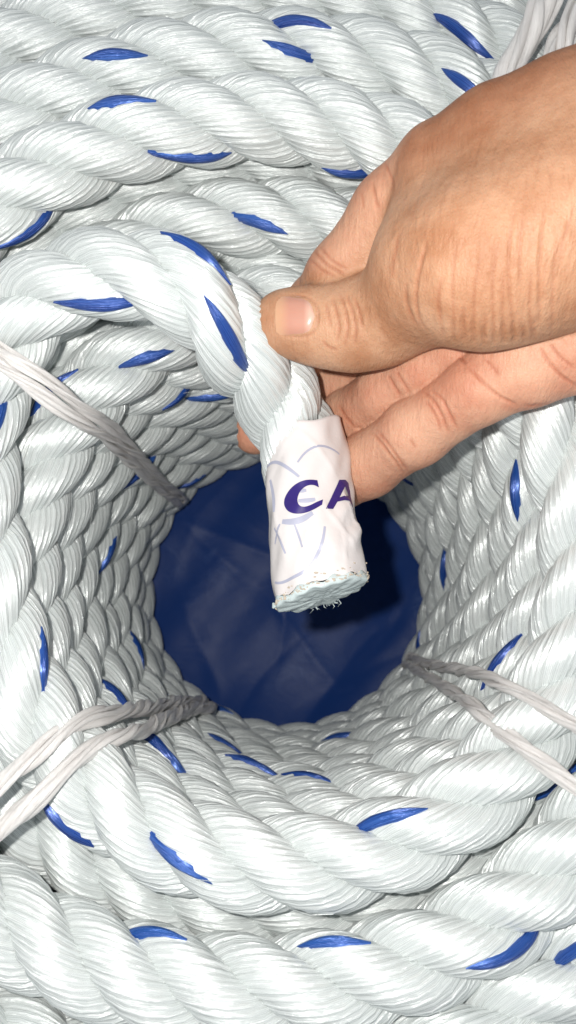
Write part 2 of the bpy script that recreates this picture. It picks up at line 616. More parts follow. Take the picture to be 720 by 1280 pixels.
# ------------------------------------------------------------------ blue tracer yarns, where the photograph shows them
V, Fc, own = [], [], []
off = 0
sets = [(r, t) for r, t in turns] + [(end_rope, end)]
for si, (r, t) in enumerate(sets):
    for k in range(3):
        V.append(r.grids[k].reshape(-1, 3))
        Fc.append(r.faces + off)
        own.append((off, si, k))
        off += r.n * r.A
V = np.vstack(V)
Fc = np.vstack(Fc)
bvh = BVHTree.FromPolygons(V.tolist(), Fc.tolist(), epsilon=0.0)
starts = np.array([o[0] for o in own])
tracer_px = [(355, 26, 1), (578, 42, 1.1), (380, 71, 1.1), (152, 66, .6), (155, 126, 1), (246, 198, 1), (447, 218, .9), (315, 274, 1), (48, 283, 1),
             (128, 381, 1), (243, 307, .6), (293, 432, 1.1), (2, 515, 1), (88, 430, .5), (180, 448, .5), (260, 498, .8), (230, 492, .5),
             (166, 600, .7), (187, 576, .7), (235, 606, .8), (134, 700, .9), (176, 818, .8), (54, 842, 1.1), (150, 872, .8), (195, 926, 1),
             (290, 934, .9), (322, 956, .9), (385, 968, .8), (430, 921, .8), (195, 1052, 1.1), (470, 1026, 1.1), (75, 1032, .8), (170, 1164, 1.1),
             (655, 1180, 1), (420, 1178, .6), (710, 1196, .9), (630, 815, 1.1), (643, 612, .9), (556, 702, .9), (522, 808, .8), (224, 962, .5),
             (585, 108, .5), (505, 598, .6), (60, 486, .5), (275, 886, .6), (690, 985, .5)]
cv = Vector(CAM)
for (px, py, sc) in tracer_px:
    d = Vector(at(px, py, 1.0)) - cv
    hit, nrm_, fi, dist = bvh.ray_cast(cv, d.normalized())
    if fi is None:
        continue
    # nearest vertex of the face hit
    vs = Fc[fi]
    v = vs[int(np.argmin(np.linalg.norm(V[vs] - np.array(hit), axis=1)))]
    o_i = int(np.searchsorted(starts, v, side='right') - 1)
    st, si, k = own[o_i]
    r, t = sets[si]
    loc = v - st
    r.tracer(k, loc // r.A, loc % r.A, t, half=0.0130 * sc + 0.0015)

# stray broken fibres standing off the rope
fv, ff = [], []
cand = [(r, k) for r, t in turns for k in range(3) if r.P[:, 2].max() > 0.15]
for q in range(620):
    r, k = cand[rng.integers(len(cand))]
    i0, j0 = int(rng.integers(2, r.n - 9)), int(rng.integers(r.A))
    ln = int(rng.integers(2, 6))
    g_ = r.grids[k][i0:i0 + ln + 1, j0]
    nn = r.nrm[k][i0:i0 + ln + 1, j0]
    if (nn[0] @ norm(CAM - g_[0])) < 0.1:
        continue
    side = norm(np.cross(norm(np.gradient(g_, axis=0)), nn))
    t = np.linspace(0, 1, ln + 1)[:, None]
    li = rng.uniform(.0003, .0022)
    p = g_ + nn * (0.0002 + li * t ** 1.5) + side * rng.normal(0, .0014) * t ** 2
    b0 = len(fv)
    wd = rng.uniform(.00005, .0001)
    for a_ in range(ln + 1):
        for c_ in range(3):
            x = 2 * PI * c_ / 3
            fv.append(p[a_] + wd * (math.cos(x) * nn[a_] + math.sin(x) * side[a_]))
    for a_ in range(ln):
        for c_ in range(3):
            ff.append((b0 + a_ * 3 + c_, b0 + a_ * 3 + (c_ + 1) % 3, b0 + a_ * 3 + 3 + (c_ + 1) % 3, b0 + a_ * 3 + 3 + c_))
o = mesh_obj("stray_fibres", fv, ff, M_ROPE, coil, np.zeros((len(ff) * 4, 2)))
o['kind'] = 'stuff'

# ------------------------------------------------------------------ tape on the rope end
tp_px = [(374.5, 533, .2535), (380, 560, .2525), (386, 620, .2482), (394, 680, .2437), (401, 730, .2404), (403.5, 748, .2391)]
TP = catmull([at(*p) for p in tp_px], 0.0009)
TPn = len(TP)
Tt = norm(np.gradient(TP, axis=0))
cam_dir = norm(CAM[None] - TP)
Xd = norm(np.cross(Tt, cam_dir))             # sideways in the picture
sgn = np.sign((Xd @ np.array([1, 0, 0])))[:, None]
Xd = Xd * sgn
Fd = norm(np.cross(Tt, Xd))
Fd = Fd * np.sign((Fd * cam_dir).sum(1, keepdims=True))
RT = 0.01385


TAPE_FOLDS = [(-0.2, 0.05, 0.75, 0.38, .00030, .012), (0.1, 0.02, -0.95, 0.33, .00026, .014), (0.25, 0.52, 0.95, 0.78, .00035, .012), (0.9, 0.45, 1.25, 0.72, .0005, .014),
              (0.15, 0.55, -0.5, 0.86, .00030, .012), (0.75, 0.62, 0.55, 0.95, .00030, .010), (-0.95, 0.40, -0.7, 0.80, .00025, .012), (1.15, 0.58, 0.8, 0.66, .0004, .010),
              (-0.3, 0.75, 0.5, 0.83, -.00025, .012), (0.35, 0.50, -0.25, 0.58, -.0002, .010)]


def tape_rad(i, ang):
    u = i / (TPn - 1)
    r = RT * (0.968 + 0.032 * u + 0.012 * np.sin(3 * u * PI))
    r = r + 0.00035 * np.sin(3 * ang + 5 * u + 1) + 0.00022 * np.sin(7 * ang - 9 * u) + 0.00016 * np.sin(26 * u + 2 * ang) + 0.00014 * np.sin(11 * ang + 21 * u)
    for (a0, u0, a1, u1, am, wd) in TAPE_FOLDS:
        t = np.clip(((ang - a0) * (a1 - a0) * .09 + (u - u0) * (u1 - u0)) / ((a1 - a0) ** 2 * .09 + (u1 - u0) ** 2), 0, 1)
        dd = np.sqrt(((ang - a0 - t * (a1 - a0)) * .3) ** 2 + (u - u0 - t * (u1 - u0)) ** 2)
        r = r + 1.5 * am * np.exp(-dd / wd) * np.sin(np.clip(t, .03, .97) * PI) ** .5
    right = np.exp(-((ang - 1.0) / 0.35) ** 2) * np.exp(-((u - 0.62) / 0.2) ** 2)
    r = r + right * 0.0006 * np.sin(38 * u + 6 * ang) - 0.0006 * np.exp(-((ang - 1.1) / .5) ** 2) * np.exp(-((u - 0.48) / 0.08) ** 2)
    return r


def tape_pt(i, ang, lift=0.0):
    """i fractional row, ang from the side facing the photographer, positive to the right"""
    i = np.asarray(i, float)
    i0 = np.clip(np.floor(i).astype(int), 0, TPn - 2)
    f = (i - i0)[..., None]
    L = lambda Q: Q[i0] * (1 - f) + Q[i0 + 1] * f
    r = (tape_rad(i, ang) + lift)[..., None]
    return L(TP) + r * (np.cos(ang)[..., None] * L(Fd) + np.sin(ang)[..., None] * L(Xd))


def END_SHIFT(ang):
    return -2.6 * np.sin(ang) + 0.3 * np.sin(7 * ang) + 0.3 * np.sin(15 * ang + 1) - 3.5


A = 120
angs = np.linspace(-PI, PI, A, endpoint=False)
rows = []
for q in range(TPn):
    u = q / (TPn - 1)
    # slightly wavy, slanted ends
    i = 0.5 + q + (1 - u) ** 8 * (0.9 * np.sin(2 * angs + .6) + 0.5 * np.sin(5 * angs)) + u ** 8 * END_SHIFT(angs)
    rows.append(tape_pt(i, angs))
G = np.array(rows)
inner = []
for e in (0,):
    inner.append(G[0] + (TP[0] - G[0]) * 0.05)
G = np.concatenate([np.array(inner), G], 0)
f, I, J = grid_faces(len(G), A, False)
tape = mesh_obj("tape_wrap", G.reshape(-1, 3), f, M_TAPE, end)
tag(tape, "white plastic tape wrap printed with indigo letters")
# photo pixel -> (row, angle) on the tape
TPc = w2c(TP)
TPpx = np.stack([360 + F * TPc[:, 0] / -TPc[:, 2], 640 - F * TPc[:, 1] / -TPc[:, 2]], 1)


def px2tape(px, py):
    best = None
    for ang in np.linspace(-1.35, 1.5, 96):
        q = np.arange(0, TPn, 1.0)
        P = tape_pt(q, np.full(TPn, ang))
        c = w2c(P)
        X = 360 + F * c[:, 0] / -c[:, 2]
        Y = 640 - F * c[:, 1] / -c[:, 2]
        d = (X - px) ** 2 + (Y - py) ** 2
        k = int(np.argmin(d))
        if best is None or d[k] < best[0]:
            best = (d[k], q[k], ang)
    q, an = float(best[1]), float(best[2])

    def pix(q, an):
        c = w2c(tape_pt(np.array([q]), np.array([an])))[0]
        return np.array([360 + F * c[0] / -c[2], 640 - F * c[1] / -c[2]])
    for _ in range(4):
        e = np.array([px, py]) - pix(q, an)
        Jm = np.stack([(pix(q + .2, an) - pix(q - .2, an)) / .4, (pix(q, an + .02) - pix(q, an - .02)) / .04], 1)
        if abs(np.linalg.det(Jm)) < 30:
            break
        dq, da = np.linalg.solve(Jm, e)
        q += float(np.clip(dq, -2, 2))
        an += float(np.clip(da, -.06, .06))
    return q, an


def tape_print(name, poly, mat, lift, parent, cuts=3):
    """flat print: a polygon given on the flattened tape, laid on its curved surface"""
    bm = bmesh.new()
    vs = [bm.verts.new((x, y, 0)) for x, y in poly]
    bm.faces.new(vs)
    bmesh.ops.triangulate(bm, faces=bm.faces[:])
    for _ in range(cuts):
        es = [e for e in bm.edges if e.calc_length() > 3.0]
        if not es:
            break
        bmesh.ops.subdivide_edges(bm, edges=es, cuts=1)
        bmesh.ops.triangulate(bm, faces=bm.faces[:])
    bm.verts.index_update()
    co = np.array([v.co[:2] for v in bm.verts])
    P = tape_pt(co[:, 1], co[:, 0] / ANG_S, lift)
    fc = []
    for fa in bm.faces:
        idx = [v.index for v in fa.verts]
        n = np.cross(P[idx[1]] - P[idx[0]], P[idx[2]] - P[idx[0]])
        if n @ (CAM - P[idx[0]]) < 0:
            idx = idx[::-1]
        fc.append(idx)
    bm.free()
    return mesh_obj(name, P, np.array(fc), mat, parent)


ANG_S = RT / 0.0009                          # so that both flattened axes are in tape rows


def flat(pts):
    out = []
    for (x, y) in pts:
        i, an = px2tape(x, y)
        out.append((an * ANG_S, i))
    return out


# letters C and A traced as outlines in the photograph's pixels
def arc(cx, cy, rx, ry, a0, a1, n, rot=0.0):
    out = []
    for q in range(n + 1):
        t = R_(a0 + (a1 - a0) * q / n)
        x, y = rx * math.cos(t), ry * math.sin(t)
        out.append((cx + x * math.cos(rot) - y * math.sin(rot), cy + x * math.sin(rot) + y * math.cos(rot)))
    return out


C_outer = [(396.5, 600.5), (389, 599.8), (381, 600.5), (373, 603.5), (365.5, 609), (359.5, 616.5), (356, 624.5), (356, 632), (360, 638.5), (367, 641.8), (376, 642.2), (385.5, 640), (394, 636), (402.5, 631)]
C_inner = [(403.5, 624.5), (396, 627.5), (388, 631.5), (381, 633.5), (375.5, 632.5), (372.5, 628.5), (372.2, 622.5), (374.5, 616), (379, 610.5), (385, 607), (392, 606.6), (398.5, 609.5)]
sp2 = lambda q: [tuple(v[:2]) for v in catmull(np.c_[np.array(q), np.zeros(len(q))], 2.0)]
C_out = sp2(C_outer) + sp2(C_inner)
A_pts_left = [(423.5, 600), (433, 603), (429.5, 610.5), (424, 622), (419.5, 630.5), (416, 636.5), (407, 636), (414, 621.5)]
A_pts_right = [(423.5, 600), (431, 600), (434.5, 604), (436.5, 614), (439, 628), (441.2, 637.5), (439.6, 638), (436.8, 630), (434, 617), (430.5, 608)]
A_bar = [(422.5, 622.5), (429, 620), (436.3, 620.5), (437.2, 626.5), (430, 625.5), (421, 627.5)]
for nm, po in (("letter_c", C_out), ("letter_a", A_pts_left), ("letter_a_stroke", A_pts_right), ("letter_a_bar", A_bar)):
    lf = {"letter_c": 0.00022, "letter_a": 0.00022, "letter_a_stroke": 0.00026, "letter_a_bar": 0.0003}[nm]
    tape_print(nm, flat(po), M_INK, lf, tape, cuts=4)


def stripe(pts, wd):
    P = np.array(flat(pts))
    # resample
    s = np.r_[0, np.cumsum(np.linalg.norm(np.diff(P, axis=0), axis=1))]
    ss = np.linspace(0, s[-1], max(6, int(s[-1] / 1.2)))
    Q = np.stack([np.interp(ss, s, P[:, k]) for k in range(2)], 1)
    Q = smooth_path(np.c_[Q, np.zeros(len(Q))], 6)[:, :2]
    T = norm(np.gradient(Q, axis=0))
    Nn = np.stack([-T[:, 1], T[:, 0]], 1)
    wv = wd * 0.5 * (0.55 + 0.45 * np.sin(np.linspace(0.3, PI - 0.3, len(Q))))[:, None]
    a_, b_ = Q + Nn * wv, Q - Nn * wv
    P = np.stack([tape_pt(a_[:, 1], a_[:, 0] / ANG_S, 0.00010), tape_pt(Q[:, 1], Q[:, 0] / ANG_S, 0.00014), tape_pt(b_[:, 1], b_[:, 0] / ANG_S, 0.00010)], 1)
    n = len(Q)
    I, J = np.meshgrid(np.arange(n - 1), np.arange(2), indexing='ij')
    f = np.stack([I * 3 + J, I * 3 + J + 1, (I + 1) * 3 + J + 1, (I + 1) * 3 + J], -1).reshape(-1, 4)
    v = P.reshape(-1, 3)
    nn = np.cross(v[f[0, 1]] - v[f[0, 0]], v[f[0, 2]] - v[f[0, 0]])
    if nn @ (CAM - v[f[0, 0]]) < 0:
        f = f[:, ::-1]
    return mesh_obj("printed_line", v, f, M_GHOST, tape)


for pts, wd in (([(334, 584), (341, 576), (350, 578), (362, 586), (374, 596)], 4.2),
                ([(338, 600), (341, 612), (343, 626), (342, 640)], 5.0),
                ([(353, 652), (362, 654), (373, 652), (384, 647), (391, 641)], 7.5),
                ([(373, 626), (385, 627), (394, 624)], 5.5),
                ([(374, 614), (383, 613)], 5.0),
                ([(372, 578), (382, 563), (398, 556), (414, 560), (424, 568)], 3.0),
                ([(406, 658), (404, 676), (396, 696), (386, 712), (374, 719), (362, 724), (350, 731), (344, 728)], 4.0),
                ([(343, 660), (349, 672), (357, 692)], 3.0), ([(350, 655), (346, 672), (344, 680)], 2.8),
                ([(368, 655), (374, 672), (378, 684)], 2.6)):
    stripe(pts, wd * 0.28)

# melted cut face
e_c, e_t, e_x, e_f = TP[-1], Tt[-1], Xd[-1], Fd[-1]
rr = np.linspace(0, 1.0, 30)
rows = []
edge = tape_pt(TPn + 1.5 + END_SHIFT(angs), angs, 0.0)
ecen = edge.mean(0)
for q in rr:
    rim_ = edge - ecen
    p = ecen + rim_ * q * (1 + 0.02 * np.sin(5 * angs + 2) * q ** 4)[:, None]
    xx = (p - ecen) @ e_x * 1000
    yy = (p - ecen) @ e_f * 1000
    ridge = 0.35 * (0.00020 * np.sin(1.9 * yy + 0.35 * xx + 1.1 * np.sin(.31 * xx)) + 0.00013 * np.sin(4.3 * yy - 0.5 * xx + 1) + 0.00030 * np.sin(.55 * xx + 1.0) * np.cos(.5 * yy))
    dome = 0.0007 * np.sqrt(max(0, 1 - q ** 4)) + 0.0001
    rows.append(p + e_t * (dome + ridge * (1 - q ** 8))[:, None])
rows.append(tape_pt(TPn + 0.6 + END_SHIFT(angs) + 0.35 * np.sin(angs * 11), angs, 0.00016 + 0.00014 * np.sin(angs * 13) * np.sin(angs * 4 + 1)))
rows.append(tape_pt(TPn - 0.6 + END_SHIFT(angs) + 0.7 * np.sin(angs * 8 + 2) + 0.4 * np.sin(angs * 17), angs, 0.00012))
rows.append(tape_pt(TPn - 0.8 + END_SHIFT(angs) + 0.7 * np.sin(angs * 8 + 2) + 0.4 * np.sin(angs * 17), angs, -0.0006))
G = np.array(rows)
f, I, J = grid_faces(len(G), A, False)
cutf = mesh_obj("cut_end", G.reshape(-1, 3), f, M_MELT, end)
tag(cutf, "melted glassy cut face with scorched rim")
# scorched lip: broken dabs along the rim
bm = bmesh.new()
for q in range(150):
    an = rng.uniform(-1.7, 1.7)
    ii = TPn + 1.0 + float(END_SHIFT(np.array(an))) - abs(rng.normal(0, 0.8)) - (0.0 if rng.random() < .85 else rng.uniform(0, 4))
    p = tape_pt(np.array([ii]), np.array([an]), 0.0001)[0]
    s = rng.uniform(0.00010, 0.00036)
    mt = Matrix.Translation(Vector(p)) @ Matrix.Diagonal((s * rng.uniform(1, 2.6), s, s * rng.uniform(.5, 1), 1))
    bmesh.ops.create_icosphere(bm, subdivisions=1, radius=1.0, matrix=mt)
me = bpy.data.meshes.new("scorch_marks")
bm.to_mesh(me)
bm.free()
me.materials.append(M_BURN)
o = bpy.data.objects.new("scorch_marks", me)
COL.objects.link(o)
o.parent = cutf
o['kind'] = 'stuff'
# little fused bead on the left and frayed tuft below
for (px, py, z, s, nm) in ((343.5, 757, .2410, .0010, "melted_bead"),):
    bm = bmesh.new()
    bmesh.ops.create_icosphere(bm, subdivisions=3, radius=s)
    for v in bm.verts:
        v.co *= 1 + 0.25 * math.sin(v.co.x * 3000 + 1) * math.cos(v.co.y * 2600)
        v.co += Vector(at(px, py, z))
    me = bpy.data.meshes.new(nm)
    bm.to_mesh(me)
    bm.free()
    me.materials.append(M_MELT)
    o = bpy.data.objects.new(nm, me)
    COL.objects.link(o)
    o.parent = cutf
bm = bmesh.new()
for q in range(14):
    p = Vector((edge[int(rng.integers(-7, 7))] - ecen) * rng.uniform(.90, 1.0) + ecen + e_t * 0.0003)
    dv = Vector((rng.normal(0.2, .7), -0.8 + rng.normal(0, .5), rng.normal(-.1, .5))).normalized()
    ln = rng.uniform(0.0006, 0.0019)
    sd = dv.cross(Vector((0.3, 0.2, 1))).normalized() * 0.00011
    up = dv.cross(sd).normalized() * 0.00011
    a0 = [bm.verts.new(p + x) for x in (sd, up - sd * .5, -up - sd * .5)]
    mid = p + dv * ln * .55 + Vector((rng.normal(), rng.normal(), rng.normal())) * 0.0003
    a1 = [bm.verts.new(mid + x) for x in (sd, up - sd * .5, -up - sd * .5)]
    tip = bm.verts.new(p + dv * ln + Vector((rng.normal(), rng.normal(), rng.normal())) * 0.0005)
    for k in range(3):
        bm.faces.new((a0[k], a0[(k + 1) % 3], a1[(k + 1) % 3], a1[k]))
        bm.faces.new((a1[k], a1[(k + 1) % 3], tip))
me = bpy.data.meshes.new("frayed_fibres")
bm.to_mesh(me)
bm.free()
me.materials.append(M_MELT)
o = bpy.data.objects.new("frayed_fibres", me)
COL.objects.link(o)
o.parent = cutf
o['kind'] = 'stuff'

# ------------------------------------------------------------------ tie cords


def twine(P, r0, parent, seed, flat_=0.7, plies=6, lay=0.075):
    """loose bundle of flat plastic plies, one mesh"""
    r2 = np.random.default_rng(seed)
    P = smooth_path(catmull(P, 0.002), 5)
    n = len(P)
    T = norm(np.gradient(P, axis=0))
    s = np.r_[0, np.cumsum(np.linalg.norm(np.diff(P, axis=0), axis=1))]
    S = norm(np.cross(T, norm(CAM[None] - P)))
    U = np.cross(S, T)
    A = 10
    Vs, Fs, UVs = [], [], []
    for p in range(plies):
        a0 = 2 * PI * p / plies
        ang = a0 + 2 * PI * s / lay + 0.5 * np.sin(s * r2.uniform(60, 160) + r2.uniform(0, 6))
        ro = r0 * (0.62 + 0.14 * np.sin(s * r2.uniform(80, 190) + r2.uniform(0, 6)))
        cen = P + (ro * np.cos(ang))[:, None] * S + (flat_ * ro * np.sin(ang))[:, None] * U
        tt = norm(np.gradient(cen, axis=0))
        s2 = norm(np.cross(tt, norm(CAM[None] - cen)))
        u2 = np.cross(s2, tt)
        tw = r2.uniform(0, 6) + s * r2.uniform(30, 110)
        ph = 2 * PI * np.arange(A) / A
        w_ = r0 * 0.50 * (1 + 0.15 * np.sin(s * r2.uniform(120, 300) + r2.uniform(0, 6)))
        x, y = np.cos(ph)[None, :] * w_[:, None], 0.55 * np.sin(ph)[None, :] * w_[:, None]
        ct, st = np.cos(tw)[:, None], np.sin(tw)[:, None]
        G = cen[:, None] + (x * ct - y * st)[..., None] * s2[:, None] + (x * st + y * ct)[..., None] * u2[:, None]
        f, I, J = grid_faces(n, A, False)
        u0 = s[I] * 100 + 40 * p
        u1 = s[np.minimum(I + 1, n - 1)] * 100 + 40 * p
        UVs.append(np.stack([np.stack([u0, J * .4], 1), np.stack([u0, J * .4 + .4], 1), np.stack([u1, J * .4 + .4], 1), np.stack([u1, J * .4], 1)], 1).reshape(-1, 2))
        Vs.append(G.reshape(-1, 3))
        Fs.append(f + p * n * A)
    return mesh_obj("twine", np.vstack(Vs), np.vstack(Fs), M_CORD, parent, np.vstack(UVs))


def cyl(ang, r, z, sx=0.0):
    t = R_(ang)
    return np.array([r * math.cos(t) - sx * math.sin(t), r * math.sin(t) + sx * math.cos(t), z])


def tie_cord(label, pairs, group='white cords tying the coil'):
    t = empty("tie_cord", label, "cord", group)
    for q, (pts, r0) in enumerate(pairs):
        twine(pts, r0, t, seed=q + len(label), flat_=0.7)
    return t


def wall_cord(a_top, a_bot, sx0, sx1, r_out=0.20):
    return [cyl(a_top, r_out, 0.228, sx0), cyl(a_top, 0.15, 0.2385, sx0), cyl(a_top, 0.118, 0.2405, sx0), cyl(a_top, 0.092, 0.2345, sx0), cyl(a_top, 0.0755, 0.2215, sx0 * .8 + sx1 * .2),
            cyl(a_top * .7 + a_bot * .3, 0.0700, 0.195, sx0 * .6 + sx1 * .4), cyl(a_top * .35 + a_bot * .65, 0.0698, 0.10, sx1), cyl(a_bot, 0.0700, 0.055, sx1), cyl(a_bot, 0.0712, 0.036, sx1), cyl(a_bot, 0.078, 0.026, sx1), cyl(a_bot, 0.096, 0.024, sx1)]


tie_cord("grey white cord stretched down the far left inside wall into the hole",
         [(wall_cord(147.0, 142, 0.0018, 0.0016), .0020), (wall_cord(147.0, 142, -0.0022, -0.0017), .0020)])
tie_cord("doubled white cord fanning out over the near left edge of the hole",
         [(wall_cord(223.5, 236, 0.0034, 0.0022), .0026), (wall_cord(222, 235, -0.0036, -0.0020), .0026)])
tie_cord("white cord splitting into two strands over the near right edge of the hole",
         [(wall_cord(325, 328.5, 0.0042, 0.0012), .0021), (wall_cord(322.5, 327, -0.0050, -0.0012), .0021)])
tie_cord("flat pale cord over the far turns, passing under the hand at upper right",
         [(wall_cord(63, 66, 0.0050, 0.0020, .26), .0040), (wall_cord(63, 66, -0.0050, -0.0020, .26), .0040)])

# ------------------------------------------------------------------ tarp and ground
n = 240
xs = np.linspace(-1, 1, n)
xs = 0.6 * np.sign(xs) * (0.28 * np.abs(xs) + 0.72 * np.abs(xs) ** 3)
X, Y = np.meshgrid(xs, xs, indexing='ij')
Z = 0.0008 * np.sin(X * 60 + Y * 35) * np.cos(Y * 48 - X * 20) + 0.0006 * np.sin(X * 130 - Y * 90 + 1) - 0.002
for q in range(14):                          # soft creases in the plastic
    th_, o_ = rng.uniform(0, PI), rng.uniform(-.06, .06)
    d_ = X * math.cos(th_) + Y * math.sin(th_) - o_ + 0.006 * np.sin((X * -math.sin(th_) + Y * math.cos(th_)) * 40 + q)
    l_ = X * -math.sin(th_) + Y * math.cos(th_) - rng.uniform(-.05, .05)
    Z = Z + 0.0007 * np.exp(-np.abs(d_) / 0.0045) * np.exp(-(l_ / rng.uniform(.025, .06)) ** 2)
Z = Z - 0.001
I, J = np.meshgrid(np.arange(n - 1), np.arange(n - 1), indexing='ij')
f = np.stack([I * n + J, (I + 1) * n + J, (I + 1) * n + J + 1, I * n + J + 1], -1).reshape(-1, 4)
tarp = mesh_obj("tarp", np.stack([X, Y, Z], -1).reshape(-1, 3), f, M_TARP)
tag(tarp, "dark blue plastic tarp with pale scuffs at the bottom of the hole", "tarp")
gr = mesh_obj("ground", [(-5, -5, -.008), (5, -5, -.008), (5, 5, -.008), (-5, 5, -.008)], [(0, 1, 2, 3)], M_GROUND)
tag(gr, kind='structure')

# ------------------------------------------------------------------ hand (signed distance field -> one continuous skin)
# chains of round cones: (px, py, depth m, radius in photo px); groups meet with a soft or a crisp joint
THUMB = [(353, 403, .2310, 38), (378, 405, .2310, 41), (408, 409, .2305, 45), (442, 408, .2285, 52), (478, 398, .2250, 55), (510, 380, .2190, 54), (540, 350, .2120, 70)]
MASS = [(549, 335, .2070, 86), (602, 328, .1990, 100), (660, 310, .1950, 102), (720, 284, .1930, 112), (800, 246, .1930, 128), (920, 200, .1945, 155), (1150, 90, .1960, 170)]
INDEX_MC = [(548, 208, .2125, 54), (620, 172, .2045, 58), (700, 148, .1990, 66), (800, 122, .1980, 80)]
INDEX = [(548, 208, .2140, 52), (490, 265, .2230, 48), (428, 346, .2350, 43), (397, 388, .2480, 40), (378, 430, .2680, 37), (368, 470, .2820, 34)]
MIDDLE = [(640, 330, .2250, 50), (540, 400, .2400, 42), (474, 440, .2600, 38), (426, 478, .2760, 36), (364, 515, .2850, 33), (319, 540, .2860, 28)]
RING = [(640, 402, .2200, 43), (578, 430, .2270, 40), (533, 457, .2360, 38), (485, 489, .2500, 36), (437, 522, .2690, 35), (390, 552, .2800, 32)]
LITTLE = [(740, 428, .2110, 54), (662, 456, .2150, 50), (602, 484, .2215, 43), (520, 540, .2400, 41), (460, 581, .2590, 39), (412, 610, .2730, 35)]
PALM = [(640, 425, .2160, 48), (720, 418, .2110, 60), (820, 370, .2030, 90), (900, 300, .1980, 110)]


def chain_sd(P, chain, k):
    d = None
    pts = [at_c(x, y, z) for x, y, z, r in chain]
    rs = [r * z / F for x, y, z, r in chain]
    for q in range(len(pts) - 1):
        a_, b_ = pts[q], pts[q + 1]
        ab = b_ - a_
        t = np.clip(((P - a_) @ ab) / (ab @ ab), 0, 1)
        e = np.linalg.norm(P - (a_ + t[:, None] * ab), axis=1) - (rs[q] + t * (rs[q + 1] - rs[q]))
        d = e if d is None else smin(d, e, k)
    return d


def smin(a_, b_, k):
    h = np.maximum(k - np.abs(a_ - b_), 0) / k
    return np.minimum(a_, b_) - h * h * k * 0.25


def hand_sd(P, full_=False):
    mass = smin(chain_sd(P, THUMB, .005), chain_sd(P, MASS, .008), .0075)
    imc = chain_sd(P, INDEX_MC, .006)
    back = smin(mass, imc, .019)
    idx = chain_sd(P, INDEX, .004)
    d_back = smin(back, idx, .0022)
    palm = chain_sd(P, PALM, .008)
    ring = chain_sd(P, RING, .004)
    lit = chain_sd(P, LITTLE, .004)
    mid = chain_sd(P, MIDDLE, .004)
    low = smin(smin(ring, lit, .0003), palm, .004)
    low = smin(low, mid, .0004)
    d = smin(d_back, low, .0003)
    if full_:
        return d, d_back, low, mass, idx
    return d


def surface_nets(lo, hi, h):
    nx = [int(math.ceil((hi[k] - lo[k]) / h)) + 1 for k in range(3)]
    ax = [lo[k] + h * np.arange(nx[k]) for k in range(3)]
    X = np.stack(np.meshgrid(*ax, indexing='ij'), -1)
    f = np.empty(nx, np.float32)
    for i in range(nx[0]):
        f[i] = hand_sd(X[i].reshape(-1, 3)).reshape(nx[1], nx[2])
    ins = f < 0
    cn = np.zeros([q - 1 for q in nx], int)
    acc = np.zeros([q - 1 for q in nx] + [3])
    cnt = np.zeros([q - 1 for q in nx])
    corners = [(i, j, k) for i in (0, 1) for j in (0, 1) for k in (0, 1)]
    sl = lambda c: tuple(slice(c[k], nx[k] - 1 + c[k]) for k in range(3))
    for c in corners:
        for axn in range(3):
            if c[axn] == 0:
                c2 = list(c)
                c2[axn] = 1
                a_, b_ = f[sl(c)], f[sl(c2)]
                cr = (a_ < 0) != (b_ < 0)
                t = np.where(cr, a_ / np.where(cr, a_ - b_, 1), 0)
                pos = np.zeros(list(a_.shape) + [3])
                for q in range(3):
                    pos[..., q] = c[q]
                pos[..., axn] += t
                acc += pos * cr[..., None]
                cnt += cr
    has = cnt > 0
    vid = -np.ones(has.shape, int)
    vid[has] = np.arange(has.sum())
    idx = np.argwhere(has)
    verts = np.array(lo) + h * (idx + acc[has] / cnt[has][:, None])
    quads = []
    for axn in range(3):
        o1, o2 = [(1, 2), (2, 0), (0, 1)][axn]
        s0 = [slice(None)] * 3
        s1 = [slice(None)] * 3
        s0[axn] = slice(0, nx[axn] - 1)
        s1[axn] = slice(1, nx[axn])
        a_, b_ = ins[tuple(s0)], ins[tuple(s1)]
        e = np.argwhere(a_ != b_)
        e = e[(e[:, o1] > 0) & (e[:, o2] > 0) & (e[:, o1] < nx[o1] - 1) & (e[:, o2] < nx[o2] - 1)]
        sg = a_[e[:, 0], e[:, 1], e[:, 2]]
        def cell(d1, d2):
            q = e.copy()
            q[:, o1] += d1
            q[:, o2] += d2
            return vid[q[:, 0], q[:, 1], q[:, 2]]
        Q = np.stack([cell(-1, -1), cell(0, -1), cell(0, 0), cell(-1, 0)], 1)
        Q[~sg] = Q[~sg][:, ::-1]
        quads.append(Q)
    return verts, np.vstack(quads)


lo = [-0.018, -0.004, -0.300]
hi = [0.152, 0.140, -0.155]
hv, hf = surface_nets(lo, hi, 0.0017)
# drop stray quads, refine twice and settle on the exact field
tmp = mesh_obj("tmp", hv, hf, M_SKIN)
md = tmp.modifiers.new("s", 'SUBSURF')
md.subdivision_type = 'CATMULL_CLARK'
md.levels = 2
dg = bpy.context.evaluated_depsgraph_get()
em = tmp.evaluated_get(dg).to_mesh()
nv = len(em.vertices)
hv = np.empty(nv * 3, np.float32)
em.vertices.foreach_get("co", hv)
hv = hv.reshape(-1, 3).astype(float)
hf = np.empty(len(em.polygons) * 4, np.int32)
em.loops.foreach_get("vertex_index", hf)
hf = hf.reshape(-1, 4)
tmp.evaluated_get(dg).to_mesh_clear()
tm = tmp.data
bpy.data.objects.remove(tmp)
bpy.data.meshes.remove(tm)


def grad(P, e=2e-4):
    g = np.stack([hand_sd(P + np.eye(3)[k] * e) - hand_sd(P - np.eye(3)[k] * e) for k in range(3)], 1)
    return norm(g)


for _ in range(2):
    g = grad(hv)
    hv = hv - np.clip(hand_sd(hv), -.002, .002)[:, None] * g * 0.85
g = grad(hv, 4e-4)
